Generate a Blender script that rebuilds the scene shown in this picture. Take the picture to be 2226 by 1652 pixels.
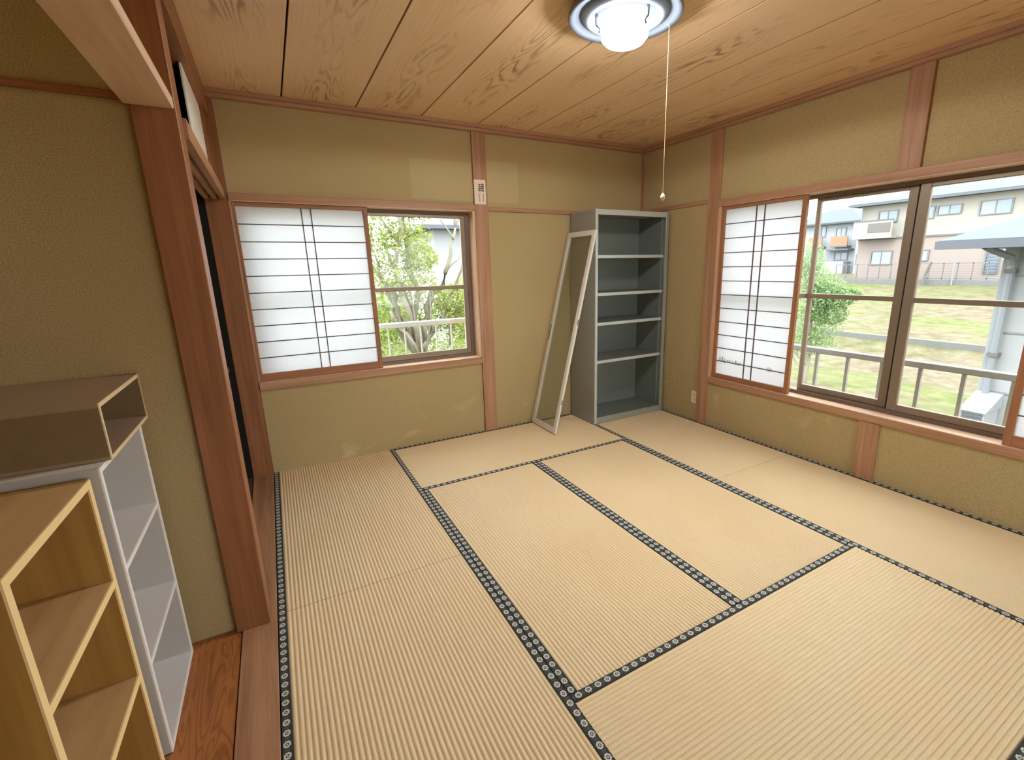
import bpy, bmesh, math, random
from mathutils import Vector, Matrix, Euler

for o in list(bpy.data.objects): bpy.data.objects.remove(o, do_unlink=True)
SC = bpy.context.scene
COL = SC.collection
PI = math.pi

# ------------------------------------------------------------------ camera
W_, H_ = 2226, 1652
F_, CX, CY = 1009.8, 1174.6, 825.2
cd = bpy.data.cameras.new('camera'); cam = bpy.data.objects.new('camera', cd); COL.objects.link(cam)
cd.sensor_fit = 'HORIZONTAL'; cd.sensor_width = 36.0; cd.lens = 36.0*F_/W_
cd.shift_x = (W_/2-CX)/W_; cd.shift_y = (CY-H_/2)/W_
cd.clip_start = 0.02; cd.clip_end = 400
cam.location = (0.162, -3.789, 1.448)
cam.rotation_euler = (math.radians(76.47), math.radians(1.18), math.radians(-29.71))
SC.camera = cam

# ------------------------------------------------------------------ world, sun, exposure
wd = bpy.data.worlds.new('World'); SC.world = wd; wd.use_nodes = True
bg = wd.node_tree.nodes['Background']
bg.inputs[0].default_value = (0.93, 0.965, 1.0, 1); bg.inputs[1].default_value = 4.2
sd = bpy.data.lights.new('sun', 'SUN'); sd.energy = 1.2; sd.angle = math.radians(25); sd.color = (1, .97, .92)
sun = bpy.data.objects.new('sun', sd); COL.objects.link(sun)
sun.rotation_euler = Vector((0.55, 0.35, -0.75)).to_track_quat('-Z', 'Y').to_euler()
LAMP = 42.0                          # glow of the globe; the lamp's downward light is in its builder
EXT = .285                             # daylight is far stronger than the room: outdoor albedos are low, haze is put into their pale tints
vs = SC.view_settings
vs.view_transform = 'Standard'; vs.look = 'None'; vs.gamma = 1.0; vs.use_curve_mapping = False
vs.exposure = 1.16

# ------------------------------------------------------------------ helpers
def lin(r, g, b):
    f = lambda c: (c/255/12.92) if c/255 <= 0.04045 else ((c/255+0.055)/1.055)**2.4
    return (f(r), f(g), f(b), 1)

class NB:
    """small node builder"""
    def __init__(s, name):
        s.m = bpy.data.materials.new(name); s.m.use_nodes = True
        s.t = s.m.node_tree; s.b = s.t.nodes['Principled BSDF']; s.out = s.t.nodes['Material Output']
    def n(s, typ, **kw):
        nd = s.t.nodes.new(typ)
        for k, v in kw.items(): setattr(nd, k, v)
        return nd
    def l(s, a, b): s.t.links.new(a, b)
    def val(s, sock, v):
        if hasattr(v, 'is_output') or isinstance(v, bpy.types.NodeSocket): s.l(v, sock)
        else: sock.default_value = v
    def math(s, op, a, b=None, c=None, clamp=False):
        nd = s.n('ShaderNodeMath', operation=op, use_clamp=clamp)
        s.val(nd.inputs[0], a)
        if b is not None: s.val(nd.inputs[1], b)
        if c is not None: s.val(nd.inputs[2], c)
        return nd.outputs[0]
    def mix(s, f, a, b, mode='MIX'):
        nd = s.n('ShaderNodeMixRGB', blend_type=mode)
        s.val(nd.inputs[0], f); s.val(nd.inputs[1], a); s.val(nd.inputs[2], b)
        return nd.outputs[0]
    def coord(s, which='Object', scale=(1, 1, 1), jitter=False):
        tc = s.n('ShaderNodeTexCoord'); mp = s.n('ShaderNodeMapping')
        s.l(tc.outputs[which], mp.inputs['Vector']); mp.inputs['Scale'].default_value = scale
        if jitter:
            oi = s.n('ShaderNodeObjectInfo'); cb = s.n('ShaderNodeCombineXYZ')
            r = s.math('MULTIPLY', oi.outputs['Random'], 17.0)
            for i in range(3): s.l(r, cb.inputs[i])
            s.l(cb.outputs[0], mp.inputs['Location'])
        return mp.outputs[0]
    def noise(s, vec, scale, detail=3, rough=.55, dist=0.0):
        nd = s.n('ShaderNodeTexNoise'); s.l(vec, nd.inputs['Vector'])
        nd.inputs['Scale'].default_value = scale; nd.inputs['Detail'].default_value = detail
        nd.inputs['Roughness'].default_value = rough; nd.inputs['Distortion'].default_value = dist
        return nd.outputs['Fac']
    def ramp(s, f, *stops):
        nd = s.n('ShaderNodeValToRGB'); e = nd.color_ramp.elements
        while len(e) < len(stops): e.new(.5)
        for el, (p, c) in zip(e, stops): el.position = p; el.color = c
        s.l(f, nd.inputs[0]); return nd.outputs[0]
    def step(s, f, a, b):
        nd = s.n('ShaderNodeMapRange'); nd.clamp = True
        s.l(f, nd.inputs[0]); nd.inputs[1].default_value = a; nd.inputs[2].default_value = b
        return nd.outputs[0]
    def bump(s, h, strength=.3, dist=.002):
        nd = s.n('ShaderNodeBump'); nd.inputs['Strength'].default_value = strength; nd.inputs['Distance'].default_value = dist
        s.l(h, nd.inputs['Height']); s.l(nd.outputs[0], s.b.inputs['Normal'])
    def done(s, col=None, rough=.6, metal=0.0, spec=.3):
        if col is not None: s.val(s.b.inputs['Base Color'], col)
        s.val(s.b.inputs['Roughness'], rough); s.b.inputs['Metallic'].default_value = metal
        s.b.inputs['Specular IOR Level'].default_value = spec
        return s.m

def plain(name, rgb, rough=.6, metal=0.0, spec=.3, var=.08, sc=30, k=1.0):
    b = NB(name); v = b.coord()
    n = b.noise(v, sc, 3)
    c = tuple(x*k for x in lin(*rgb)[:3])+(1,); d = tuple(max(0, x*(1-var*2)) for x in c[:3])+(1,)
    return b.done(b.mix(n, c, d), rough, metal, spec)

def wood(name, light, dark, axis, scale=1.0, rough=.5, fleck=.5):
    """straight-grained timber, grain along axis x/y/z"""
    b = NB(name)
    s = [22*scale]*3; s['xyz'.index(axis)] = 1.0*scale
    v = b.coord(scale=tuple(s), jitter=True)
    n1 = b.noise(v, 1.0, 5, .6, .6)
    s2 = [160*scale]*3; s2['xyz'.index(axis)] = 4*scale
    v2 = b.coord(scale=tuple(s2), jitter=True)
    n2 = b.noise(v2, 1.0, 2, .6)
    f = b.math('ADD', b.math('MULTIPLY', n1, 1-fleck*.5), b.math('MULTIPLY', n2, fleck*.5))
    c = b.ramp(f, (.3, lin(*dark)), (.68, lin(*light)))
    b.bump(n2, .12, .001)
    return b.done(c, rough, 0, .35)

def plaster():
    b = NB('juraku_plaster'); v = b.coord()
    fl = b.noise(v, 260, 3, .7); big = b.noise(v, 1.3, 3, .5); mid = b.noise(v, 9, 4, .6)
    c = b.ramp(fl, (.32, lin(152, 131, 90)), (.5, lin(183, 161, 115)), (.7, lin(208, 188, 144)))
    c = b.mix(b.math('MULTIPLY', b.step(big, .35, .75), .35), c, lin(168, 146, 100))
    # pale rubbed stains near the foot of the walls
    sep = b.n('ShaderNodeSeparateXYZ'); b.l(b.coord(), sep.inputs[0])
    low = b.math('SUBTRACT', 1.0, b.step(sep.outputs[2], .25, .62))
    st = b.math('MULTIPLY', b.step(b.noise(b.coord(scale=(1, 1, 1.6)), 3.1, 4, .6, .4), .60, .78), low)
    c = b.mix(b.math('MULTIPLY', st, .55), c, lin(216, 200, 160))
    # less faded patches where posters hung on the upper wall
    def rect(x0, x1, z0, z1):
        a = b.math('MULTIPLY', b.math('GREATER_THAN', sep.outputs[0], x0), b.math('LESS_THAN', sep.outputs[0], x1))
        d = b.math('MULTIPLY', b.math('GREATER_THAN', sep.outputs[2], z0), b.math('LESS_THAN', sep.outputs[2], z1))
        e = b.math('GREATER_THAN', sep.outputs[1], -.02)
        return b.math('MULTIPLY', b.math('MULTIPLY', a, d), e)
    pt = b.math('MAXIMUM', rect(1.20, 1.70, 1.99, 2.28), rect(1.83, 2.12, 1.99, 2.31))
    c = b.mix(b.math('MULTIPLY', pt, .22), c, lin(208, 192, 148))
    b.bump(b.math('ADD', fl, mid), .25, .0015)
    return b.done(c, .92, 0, .1)

def tatami_rush():
    b = NB('tatami_rush')
    v = b.coord(scale=(1, 1, 1)); big = b.noise(v, 1.7, 3); 
    v2 = b.coord(scale=(260, 260, 1)); fine = b.noise(v2, 1, 2, .6)
    c = b.ramp(fine, (.25, lin(224, 196, 150)), (.75, lin(243, 221, 180)))
    c = b.mix(b.math('MULTIPLY', b.step(big, .4, .7), .4), c, lin(230, 198, 148))
    b.bump(fine, .25, .0008)
    return b.done(c, .62, 0, .25)

def tatami_border():
    b = NB('tatami_border_cloth')
    uv = b.n('ShaderNodeUVMap'); sep = b.n('ShaderNodeSeparateXYZ'); b.l(uv.outputs[0], sep.inputs[0])
    u = b.math('SUBTRACT', b.math('FRACT', b.math('MULTIPLY', sep.outputs[0], 1/.042)), .5)   # 4.2 cm repeat
    w = b.math('SUBTRACT', sep.outputs[1], .45)
    du = b.math('MULTIPLY', u, .036); dw = b.math('MULTIPLY', w, .031)
    r = b.math('SQRT', b.math('ADD', b.math('MULTIPLY', du, du), b.math('MULTIPLY', dw, dw)))
    ang = b.math('ARCTAN2', dw, du)
    pet = b.math('MULTIPLY', b.math('COSINE', b.math('MULTIPLY', ang, 8.0)), .0009)
    rr = b.math('ADD', r, pet)
    ring = b.math('MULTIPLY', b.math('LESS_THAN', rr, .0110), b.math('GREATER_THAN', rr, .0054))
    dot = b.math('LESS_THAN', r, .0026)
    mot = b.math('MAXIMUM', ring, dot)
    v = b.coord(); wv = b.noise(v, 500, 2)
    base = b.mix(wv, lin(40, 42, 42), lin(72, 74, 70))
    # small grey diamonds between the medallions
    u2 = b.math('ABSOLUTE', b.math('SUBTRACT', b.math('ABSOLUTE', u), .5))
    dia = b.math('LESS_THAN', b.math('ADD', b.math('MULTIPLY', u2, 3.2), b.math('MULTIPLY', b.math('ABSOLUTE', w), 1.3)), .42)
    base = b.mix(b.math('MULTIPLY', dia, .45), base, lin(108, 108, 100))
    c = b.mix(mot, base, lin(206, 204, 194))
    return b.done(c, .75, 0, .2)

def ceiling_wood():
    """flat-sawn boards: flame figure in the middle of each board, grain along y"""
    b = NB('ceiling_cedar')
    tc = b.n('ShaderNodeTexCoord'); sep = b.n('ShaderNodeSeparateXYZ'); b.l(tc.outputs['Object'], sep.inputs[0])
    oi = b.n('ShaderNodeObjectInfo'); off = b.math('MULTIPLY', oi.outputs['Random'], 23.0)
    cb = b.n('ShaderNodeCombineXYZ')
    b.l(b.math('MULTIPLY', sep.outputs[0], 6.0), cb.inputs[0]); b.l(b.math('ADD', b.math('MULTIPLY', sep.outputs[1], 1.15), off), cb.inputs[1])
    field = b.noise(cb.outputs[0], 1.0, 1.5, .45, .35)
    para = b.math('MULTIPLY', b.math('MULTIPLY', sep.outputs[0], sep.outputs[0]), 7.0)
    rings = b.math('FRACT', b.math('MULTIPLY', b.math('ADD', field, para), 13.0))
    line = b.math('SUBTRACT', 1.0, b.step(b.math('ABSOLUTE', b.math('SUBTRACT', rings, .5)), .06, .26))
    cb2 = b.n('ShaderNodeCombineXYZ'); b.l(b.math('MULTIPLY', sep.outputs[0], 30), cb2.inputs[0]); b.l(b.math('ADD', b.math('MULTIPLY', sep.outputs[1], 5), off), cb2.inputs[1])
    brk = b.step(b.noise(cb2.outputs[0], 1.0, 3, .6), .36, .52)
    xm = b.math('MULTIPLY', sep.outputs[0], 1/.10)
    mask = b.math('POWER', 2.718, b.math('MULTIPLY', b.math('MULTIPLY', xm, xm), -1.0))
    cb4 = b.n('ShaderNodeCombineXYZ'); b.l(b.math('ADD', b.math('MULTIPLY', sep.outputs[1], 1.1), off), cb4.inputs[1])
    patch = b.step(b.noise(cb4.outputs[0], 1.0, 1), .35, .6)
    fig = b.math('MULTIPLY', b.math('MULTIPLY', line, brk), b.math('MULTIPLY', mask, patch))
    cb3 = b.n('ShaderNodeCombineXYZ'); b.l(b.math('MULTIPLY', sep.outputs[0], 90), cb3.inputs[0]); b.l(b.math('ADD', b.math('MULTIPLY', sep.outputs[1], 1.5), off), cb3.inputs[1])
    st = b.noise(cb3.outputs[0], 1.0, 3, .6)
    c = b.ramp(st, (.25, lin(222, 184, 140)), (.75, lin(242, 210, 168)))
    tone = b.mix(oi.outputs['Random'], lin(234, 194, 150), lin(240, 204, 158))
    c = b.mix(.45, c, tone)
    c = b.mix(b.math('MULTIPLY', fig, .72), c, lin(112, 66, 34))
    return b.done(c, .42, 0, .4)

def alcove_wood():
    """alcove floor board, swirling grain along y"""
    b = NB('alcove_zelkova')
    v = b.coord(scale=(9, 1.6, 9)); f = b.noise(v, 1.0, 2, .5, 1.2)
    r = b.math('FRACT', b.math('MULTIPLY', f, 14.0))
    line = b.math('SUBTRACT', 1.0, b.step(b.math('ABSOLUTE', b.math('SUBTRACT', r, .5)), .05, .3))
    fine = b.noise(b.coord(scale=(120, 5, 60)), 1, 3)
    c = b.mix(fine, lin(190, 124, 72), lin(160, 96, 50))
    c = b.mix(b.math('MULTIPLY', line, .55), c, lin(118, 66, 30))
    return b.done(c, .3, 0, .5)

def glass():
    b = NB('window_glass')
    tr = b.n('ShaderNodeBsdfTransparent'); gl = b.n('ShaderNodeBsdfGlossy'); mx = b.n('ShaderNodeMixShader')
    tr.inputs[0].default_value = (.97, .985, .98, 1); gl.inputs['Roughness'].default_value = .03
    lw = b.n('ShaderNodeFresnel'); lw.inputs['IOR'].default_value = 1.35
    b.l(b.math('MULTIPLY', lw.outputs[0], .6), mx.inputs[0]); b.l(tr.outputs[0], mx.inputs[1]); b.l(gl.outputs[0], mx.inputs[2])
    b.l(mx.outputs[0], b.out.inputs['Surface'])
    return b.m

def shoji_paper():
    b = NB('shoji_paper')
    v = b.coord(scale=(30, 30, 120)); n = b.noise(v, 1, 3)
    c = b.mix(n, (.93, .945, .96, 1), (.85, .87, .89, 1))
    df = b.n('ShaderNodeBsdfDiffuse'); tl = b.n('ShaderNodeBsdfTranslucent'); mx = b.n('ShaderNodeMixShader')
    b.l(c, df.inputs[0]); b.l(c, tl.inputs[0]); mx.inputs[0].default_value = .5
    b.l(df.outputs[0], mx.inputs[1]); b.l(tl.outputs[0], mx.inputs[2]); b.l(mx.outputs[0], b.out.inputs['Surface'])
    return b.m

def leafmat(name, c1, c2):
    b = NB(name); v = b.coord(); n = b.noise(v, 1.6, 3)
    n2 = b.noise(v, 14, 2)
    c = b.mix(b.step(b.math('ADD', b.math('MULTIPLY', n, .6), b.math('MULTIPLY', n2, .4)), .38, .62), lin(*c1), lin(*c2))
    c = b.mix(1.0, c, (EXT*1.45,)*3+(1,), 'MULTIPLY')
    df = b.n('ShaderNodeBsdfDiffuse'); tl = b.n('ShaderNodeBsdfTranslucent'); mx = b.n('ShaderNodeMixShader')
    b.l(c, df.inputs[0]); b.l(c, tl.inputs[0]); mx.inputs[0].default_value = .4
    b.l(df.outputs[0], mx.inputs[1]); b.l(tl.outputs[0], mx.inputs[2]); b.l(mx.outputs[0], b.out.inputs['Surface'])
    return b.m

def emit(name, col, s):
    b = NB(name); e = b.n('ShaderNodeEmission'); e.inputs[0].default_value = col; e.inputs[1].default_value = s
    b.l(e.outputs[0], b.out.inputs['Surface']); return b.m

def field():
    b = NB('field_grass')
    v = b.coord(scale=(1, .35, 1)); n = b.noise(v, .8, 4, .6); n2 = b.step(b.noise(b.coord(scale=(1, .6, 1)), 2.2, 6, .72), .32, .68)
    tc = b.n('ShaderNodeTexCoord'); sep = b.n('ShaderNodeSeparateXYZ'); b.l(tc.outputs['Object'], sep.inputs[0])
    row = b.noise(b.coord(scale=(.42, .09, .1)), 1.0, 4, .6, .9)
    grass = b.mix(n2, lin(232, 234, 164), lin(160, 194, 96))
    dry = b.mix(n2, lin(244, 232, 200), lin(186, 164, 132))
    c = b.mix(b.step(b.math('ADD', b.math('MULTIPLY', row, .65), b.math('MULTIPLY', n, .35)), .44, .60), dry, grass)
    c = b.mix(1.0, c, (EXT*.55,)*3+(1,), 'MULTIPLY')
    return b.done(c, .95, 0, .05)

M = {}
RED, REDD = (192, 148, 114), (152, 106, 74)
for a in 'xyz':
    M['trim_'+a] = wood('timber_trim_'+a, RED, REDD, a)
    M['shoji_'+a] = wood('shoji_frame_'+a, (178, 122, 84), (132, 84, 54), a)
    M['post_'+a] = wood('old_post_'+a, (164, 108, 70), (124, 76, 44), a)
M['pale_y'] = wood('pale_planed_timber', (232, 202, 174), (206, 168, 136), 'y')  # on the window strips this paleness stands in for sky glare
M['pale_z'] = wood('lit_timber_z', (226, 190, 156), (198, 154, 118), 'z')  # jamb timber with the daylight put into its colour
M['pale_x'] = wood('lit_timber_x', (242, 216, 188), (222, 186, 154), 'x')  # strip timber with the sky glare put into its colour
M['bar'] = plain('lattice_bar_wood', (104, 82, 74), .7)
M['threshold'] = wood('threshold_wood', (186, 140, 104), (138, 92, 60), 'y')
M['plaster'] = plaster(); M['rush'] = tatami_rush(); M['border'] = tatami_border()
M['ceil'] = ceiling_wood(); M['alcove'] = alcove_wood()
M['glass'] = glass(); M['paper'] = shoji_paper()
M['dark'] = plain('dark_joint', (50, 26, 12), .9)
M['closet'] = plain('closet_board', (92, 74, 52), .9)
M['void'] = plain('storage_shade', (30, 24, 20), .95)  # near-black, puts the closet's darkness into the colour
M['fusuma'] = plain('fusuma_white', (238, 234, 222), .8, var=.03)
M['straw'] = plain('straw_core', (150, 124, 80), .9)
M['alu'] = plain('bronze_aluminium', (142, 124, 104), .45, .35, .4, .05)
M['alu_dark'] = plain('dark_track', (120, 100, 84), .5, .3, .4, .05)
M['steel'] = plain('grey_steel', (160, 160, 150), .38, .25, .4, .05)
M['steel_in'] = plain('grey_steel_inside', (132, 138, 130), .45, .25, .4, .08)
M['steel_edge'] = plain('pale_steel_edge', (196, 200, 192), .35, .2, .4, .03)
M['offwhite'] = plain('offwhite_frame', (232, 226, 214), .45, 0, .4, .06)
M['lampwhite'] = plain('lamp_enamel', (112, 120, 132), .35, 0, .5, .02)
M['lampgrey'] = plain('lamp_groove', (98, 104, 112), .4, 0, .4, .03)
M['bulb'] = emit('lamp_glow', (.96, .98, 1.0, 1), LAMP)
M['cord'] = plain('cord_cotton', (190, 160, 118), .7)
M['ivory'] = plain('ivory_plastic', (236, 220, 178), .4, 0, .5, .02)
M['slot'] = plain('outlet_slot', (40, 34, 28), .7)
M['talisman'] = plain('talisman_paper', (238, 218, 196), .8, 0, .2, .04)
M['ink'] = plain('ink', (96, 74, 66), .9)
M['inkpale'] = plain('ink_pale', (168, 142, 130), .9)
M['shelfwhite'] = plain('white_melamine_shaded', (196, 190, 182), .45, 0, .4, .03)  # darkened white, compartment shade put into the colour
M['shelfboard_white'] = plain('white_melamine_lit', (222, 218, 214), .4, 0, .4, .03)  # brighter copy of the white, light painted onto the boards
M['shelfedge'] = plain('white_edge', (244, 240, 236), .4, 0, .4, .02)
M['shelfwood'] = wood('brown_melamine', (180, 136, 72), (150, 106, 46), 'z', .6, .5, .3)
M['shelfboard'] = wood('brown_melamine_lit', (206, 172, 120), (182, 144, 92), 'y', .6, .5, .3)  # lighter copy of the brown, paints light on upward-facing boards
M['shelfwood_edge'] = plain('pale_edge_band', (246, 216, 156), .5, 0, .3, .04)
M['box_brown'] = plain('box_board', (134, 108, 76), .7, 0, .3, .08)
M['box_top'] = plain('box_lid', (160, 136, 106), .7, 0, .3, .08)
M['boxedge'] = plain('box_edge', (228, 204, 160), .6, 0, .3, .05)
M['rail'] = plain('railing_metal', (150, 146, 142), .5, .2, .4, .05)
M['railpale'] = plain('railing_pale', (206, 208, 204), .5, .2, .4, .05)
M['field'] = field()
M['concrete'] = plain('concrete', (200, 200, 194), .9, 0, .1, .12, 4, k=EXT*.8)
M['hcream'] = plain('house_cream', (238, 232, 218), .9, 0, .1, .03, 3, k=EXT)
M['hbrick'] = plain('house_brick', (232, 214, 204), .9, 0, .1, .12, 20, k=EXT)
M['hwhite'] = plain('house_white', (236, 240, 242), .8, 0, .2, .03, 3, k=EXT)
M['hblue'] = plain('house_pale_blue', (226, 234, 240), .8, 0, .2, .03, 3, k=EXT)
M['horange'] = plain('house_orange', (232, 186, 152), .9, 0, .1, .05, 3, k=EXT)
M['hroof'] = plain('roof_slate', (186, 204, 210), .7, .0, .2, .08, 8, k=EXT*.42)
M['hroof2'] = plain('roof_metal', (196, 214, 226), .6, 0, .2, .05, 4, k=EXT*.4)
M['heave'] = plain('eave_grey', (140, 146, 158), .6, 0, .3, .05, k=EXT)
M['hline'] = plain('belt_grey', (170, 164, 160), .8, 0, .1, .05, k=EXT)
M['hglass'] = plain('far_window_pane', (176, 198, 218), .15, 0, .6, .12, 2, k=EXT)
M['hcurt'] = plain('far_window_curtain', (214, 224, 226), .4, 0, .5, .08, 2, k=EXT)
M['hframe'] = plain('far_window_frame', (168, 174, 182), .5, .2, .4, .05, k=EXT)
M['pipe'] = plain('downpipe', (196, 204, 210), .5, 0, .3, .04, k=EXT)
M['bark'] = plain('bark', (176, 170, 154), .9, 0, .1, .2, 12, k=.6)
M['leaf1'] = leafmat('leaf_lime', (228, 238, 140), (188, 212, 110))
M['leaf2'] = leafmat('leaf_fresh', (208, 232, 170), (168, 206, 140))
M['leaf3'] = leafmat('leaf_hedge', (212, 228, 150), (166, 194, 120))

OFF = {}
def woff(o):
    return OFF.get(o.name, Vector((0, 0, 0))) if o else Vector((0, 0, 0))

def box(bm, x0, x1, y0, y1, z0, z1):
    if x0 > x1: x0, x1 = x1, x0
    if y0 > y1: y0, y1 = y1, y0
    if z0 > z1: z0, z1 = z1, z0
    vs_ = [bm.verts.new(p) for p in ((x0,y0,z0),(x1,y0,z0),(x1,y1,z0),(x0,y1,z0),(x0,y0,z1),(x1,y0,z1),(x1,y1,z1),(x0,y1,z1))]
    for f in ((0,3,2,1),(4,5,6,7),(0,1,5,4),(1,2,6,5),(2,3,7,6),(3,0,4,7)): bm.faces.new([vs_[i] for i in f])

def prism(bm, pts, d):
    """extrude polygon pts by vector d"""
    a = [bm.verts.new(p) for p in pts]; b = [bm.verts.new(Vector(p)+Vector(d)) for p in pts]
    n = len(pts)
    bm.faces.new(a[::-1]); bm.faces.new(b)
    for i in range(n): bm.faces.new((a[i], a[(i+1) % n], b[(i+1) % n], b[i]))

def tube(bm, pts, radii, seg=6):
    rings = []
    for i, p in enumerate(pts):
        p = Vector(p)
        d = (Vector(pts[min(i+1, len(pts)-1)])-Vector(pts[max(i-1, 0)])).normalized()
        up = Vector((0, 0, 1)) if abs(d.z) < .9 else Vector((1, 0, 0))
        a = d.cross(up).normalized(); b = d.cross(a)
        r = radii[i] if isinstance(radii, (list, tuple)) else radii
        rings.append([bm.verts.new(p+a*math.cos(2*PI*k/seg)*r+b*math.sin(2*PI*k/seg)*r) for k in range(seg)])
    for r0, r1 in zip(rings, rings[1:]):
        for k in range(seg): bm.faces.new((r0[k], r0[(k+1) % seg], r1[(k+1) % seg], r1[k]))
    bm.faces.new(rings[0][::-1]); bm.faces.new(rings[-1])

def lathe(bm, prof, c, seg=48, close=False):
    rings = []
    for r, z in prof:
        if r < 1e-5: rings.append([bm.verts.new((c[0], c[1], z))])
        else: rings.append([bm.verts.new((c[0]+r*math.cos(2*PI*k/seg), c[1]+r*math.sin(2*PI*k/seg), z)) for k in range(seg)])
    for a, b in zip(rings, rings[1:]):
        for k in range(seg):
            k2 = (k+1) % seg
            if len(a) == 1 and len(b) == 1: continue
            if len(a) == 1: bm.faces.new((a[0], b[k2], b[k]))
            elif len(b) == 1: bm.faces.new((a[k], a[k2], b[0]))
            else: bm.faces.new((a[k], a[k2], b[k2], b[k]))

def obj(name, bm, mat, parent=None, local=False, bevel=0.0, smooth=False, stuff=False):
    o0 = Vector((0, 0, 0)) if local else woff(parent)
    if bevel:
        bmesh.ops.bevel(bm, geom=bm.edges[:], offset=bevel, segments=1, affect='EDGES', clamp_overlap=True)
    bmesh.ops.recalc_face_normals(bm, faces=bm.faces[:])
    if o0.length > 0: bmesh.ops.translate(bm, verts=bm.verts[:], vec=-o0)
    me = bpy.data.meshes.new(name); bm.to_mesh(me); bm.free()
    me.materials.append(M[mat] if isinstance(mat, str) else mat)
    if smooth:
        for p in me.polygons: p.use_smooth = True
    o = bpy.data.objects.new(name, me); COL.objects.link(o)
    if parent: o.parent = parent; OFF[o.name] = o0.copy()
    if stuff: o['kind'] = 'stuff'
    return o

def bx(name, d, mat, parent=None, bevel=0.0, local=False):
    bm = bmesh.new(); box(bm, *d); return obj(name, bm, mat, parent, local, bevel)

def tag(o, label, cat, group=None):
    o['label'] = label; o['category'] = cat
    if group: o['group'] = group
    return o

def thing(name, label, cat, loc=(0, 0, 0), group=None):
    o = bpy.data.objects.new(name, None); COL.objects.link(o); o.location = loc; o.empty_display_size = .1
    OFF[o.name] = Vector(loc); return tag(o, label, cat, group)

def struct(o): o['kind'] = 'structure'; return o

def sroot(name, loc=(0, 0, 0)):
    o = bpy.data.objects.new(name, None); COL.objects.link(o); o.location = loc; OFF[o.name] = Vector(loc); return struct(o)

# ================================================================== ROOM SHELL
RX, RY, CH = 3.52, -3.56, 2.56        # right wall face, front of the mats, ceiling underside
ZH = 1.915                            # underside of the head rails
# ---- floor
bm = bmesh.new(); box(bm, -1.1, 3.7, -6.2, .12, -.20, -.052)
floor = struct(obj('floor', bm, 'closet'))
bx('alcove_board', (-.95, -.134, -3.6, -1.70, -.052, -.004), 'alcove', floor)
bx('closet_board', (-.95, -.134, -1.60, 0, -.052, -.004), 'closet', floor)
for i in range(12):
    y1 = RY-.075-i*.205
    bx('floor_board', (-.95, RX, y1-.203, y1, -.052, -.004), 'pale_y', floor)  # unseen second-room floor, made pale to bounce light

# ---- back wall (y = 0)
bm = bmesh.new()
box(bm, 0, 1.704, 0, .11, 0, .645); box(bm, 0, 1.704, 0, .11, 1.945, CH+.02)
box(bm, 1.824, RX+.12, 0, .11, 0, CH+.02); box(bm, -1.05, -.13, .0, .11, -.2, CH+.02)
box(bm, -1.05, RX+.12, 0, .11, -.2, 0)
wb = struct(obj('wall_back', bm, 'plaster'))
bx('post', (1.704, 1.824, -.02, .11, 0, CH), 'trim_z', wb, .002)
bx('post', (-.13, -.002, -.012, .11, 0, CH), 'post_z', wb, .002)
bx('post', (3.497, 3.60, -.02, .05, 0, CH), 'trim_z', wb, .002)
bx('picture_rail', (1.824, 3.497, -.016, .02, 1.918, 1.952), 'trim_x', wb, .002)
bx('cornice', (-.06, RX, -.045, .02, 2.512, 2.535), 'trim_x', wb, .002)
bx('cornice', (-.06, RX, -.06, .02, 2.535, CH), 'trim_x', wb, .002)

# ---- right wall (x = 3.52)
W2A, W2B = -.985, -3.50
bm = bmesh.new()
box(bm, RX, RX+.12, -.845, .11, -.2, CH+.02)
box(bm, RX, RX+.12, -6.2, -.845, -.2, .405); box(bm, RX, RX+.12, -6.2, -.845, 1.955, CH+.02)
box(bm, RX, RX+.12, -6.2, W2B, .405, 1.955)
wr = struct(obj('wall_right', bm, 'plaster'))
bx('post', (RX-.02, RX+.12, -.965, -.845, 0, CH), 'trim_z', wr, .002)
bx('post', (RX-.02, RX+.10, -2.37, -2.25, 0, .402), 'trim_z', wr, .002)
bx('post', (RX-.02, RX+.10, -2.37, -2.25, 1.966, CH), 'trim_z', wr, .002)
bx('post', (RX-.02, RX+.10, -3.68, -3.56, 0, CH), 'trim_z', wr, .002)
bx('picture_rail', (RX-.016, RX+.02, -.845, -.02, 1.952, 1.985), 'trim_y', wr, .002)
bx('cornice', (RX-.045, RX+.02, -3.56, -.06, 2.512, 2.535), 'trim_y', wr, .002)
bx('cornice', (RX-.06, RX+.02, -3.56, -.06, 2.535, CH), 'trim_y', wr, .002)

# ---- left side: alcove, open closet, columns
bm = bmesh.new()
box(bm, -1.05, -.95, -6.2, .11, -.2, CH+.02)                 # back of alcove and closet
box(bm, -.95, -.12, -1.70, -1.61, -.05, CH+.02)              # wall between alcove and closet
box(bm, -.95, -.06, -3.66, -3.60, -.05, CH+.02)              # near end of the alcove
wl = struct(obj('wall_left', bm, 'plaster'))
bx('post', (-.150, -.029, -1.738, -1.61, 0, CH), 'post_z', wl, .003)
bx('post', (-.146, -.022, -3.70, -3.58, 0, CH), 'post_z', wl, .003)
bx('alcove_rail', (-.95, -.146, -1.714, -1.69, 1.995, 2.018), 'post_x', wl, .002)
bx('lintel_beam', (-.165, -.034, -3.58, -1.738, 1.977, 2.012), 'pale_y', wl, .003)
bx('threshold', (-.130, -.003, -3.56, -.012, -.052, .001), 'threshold', wl, .002)
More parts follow.
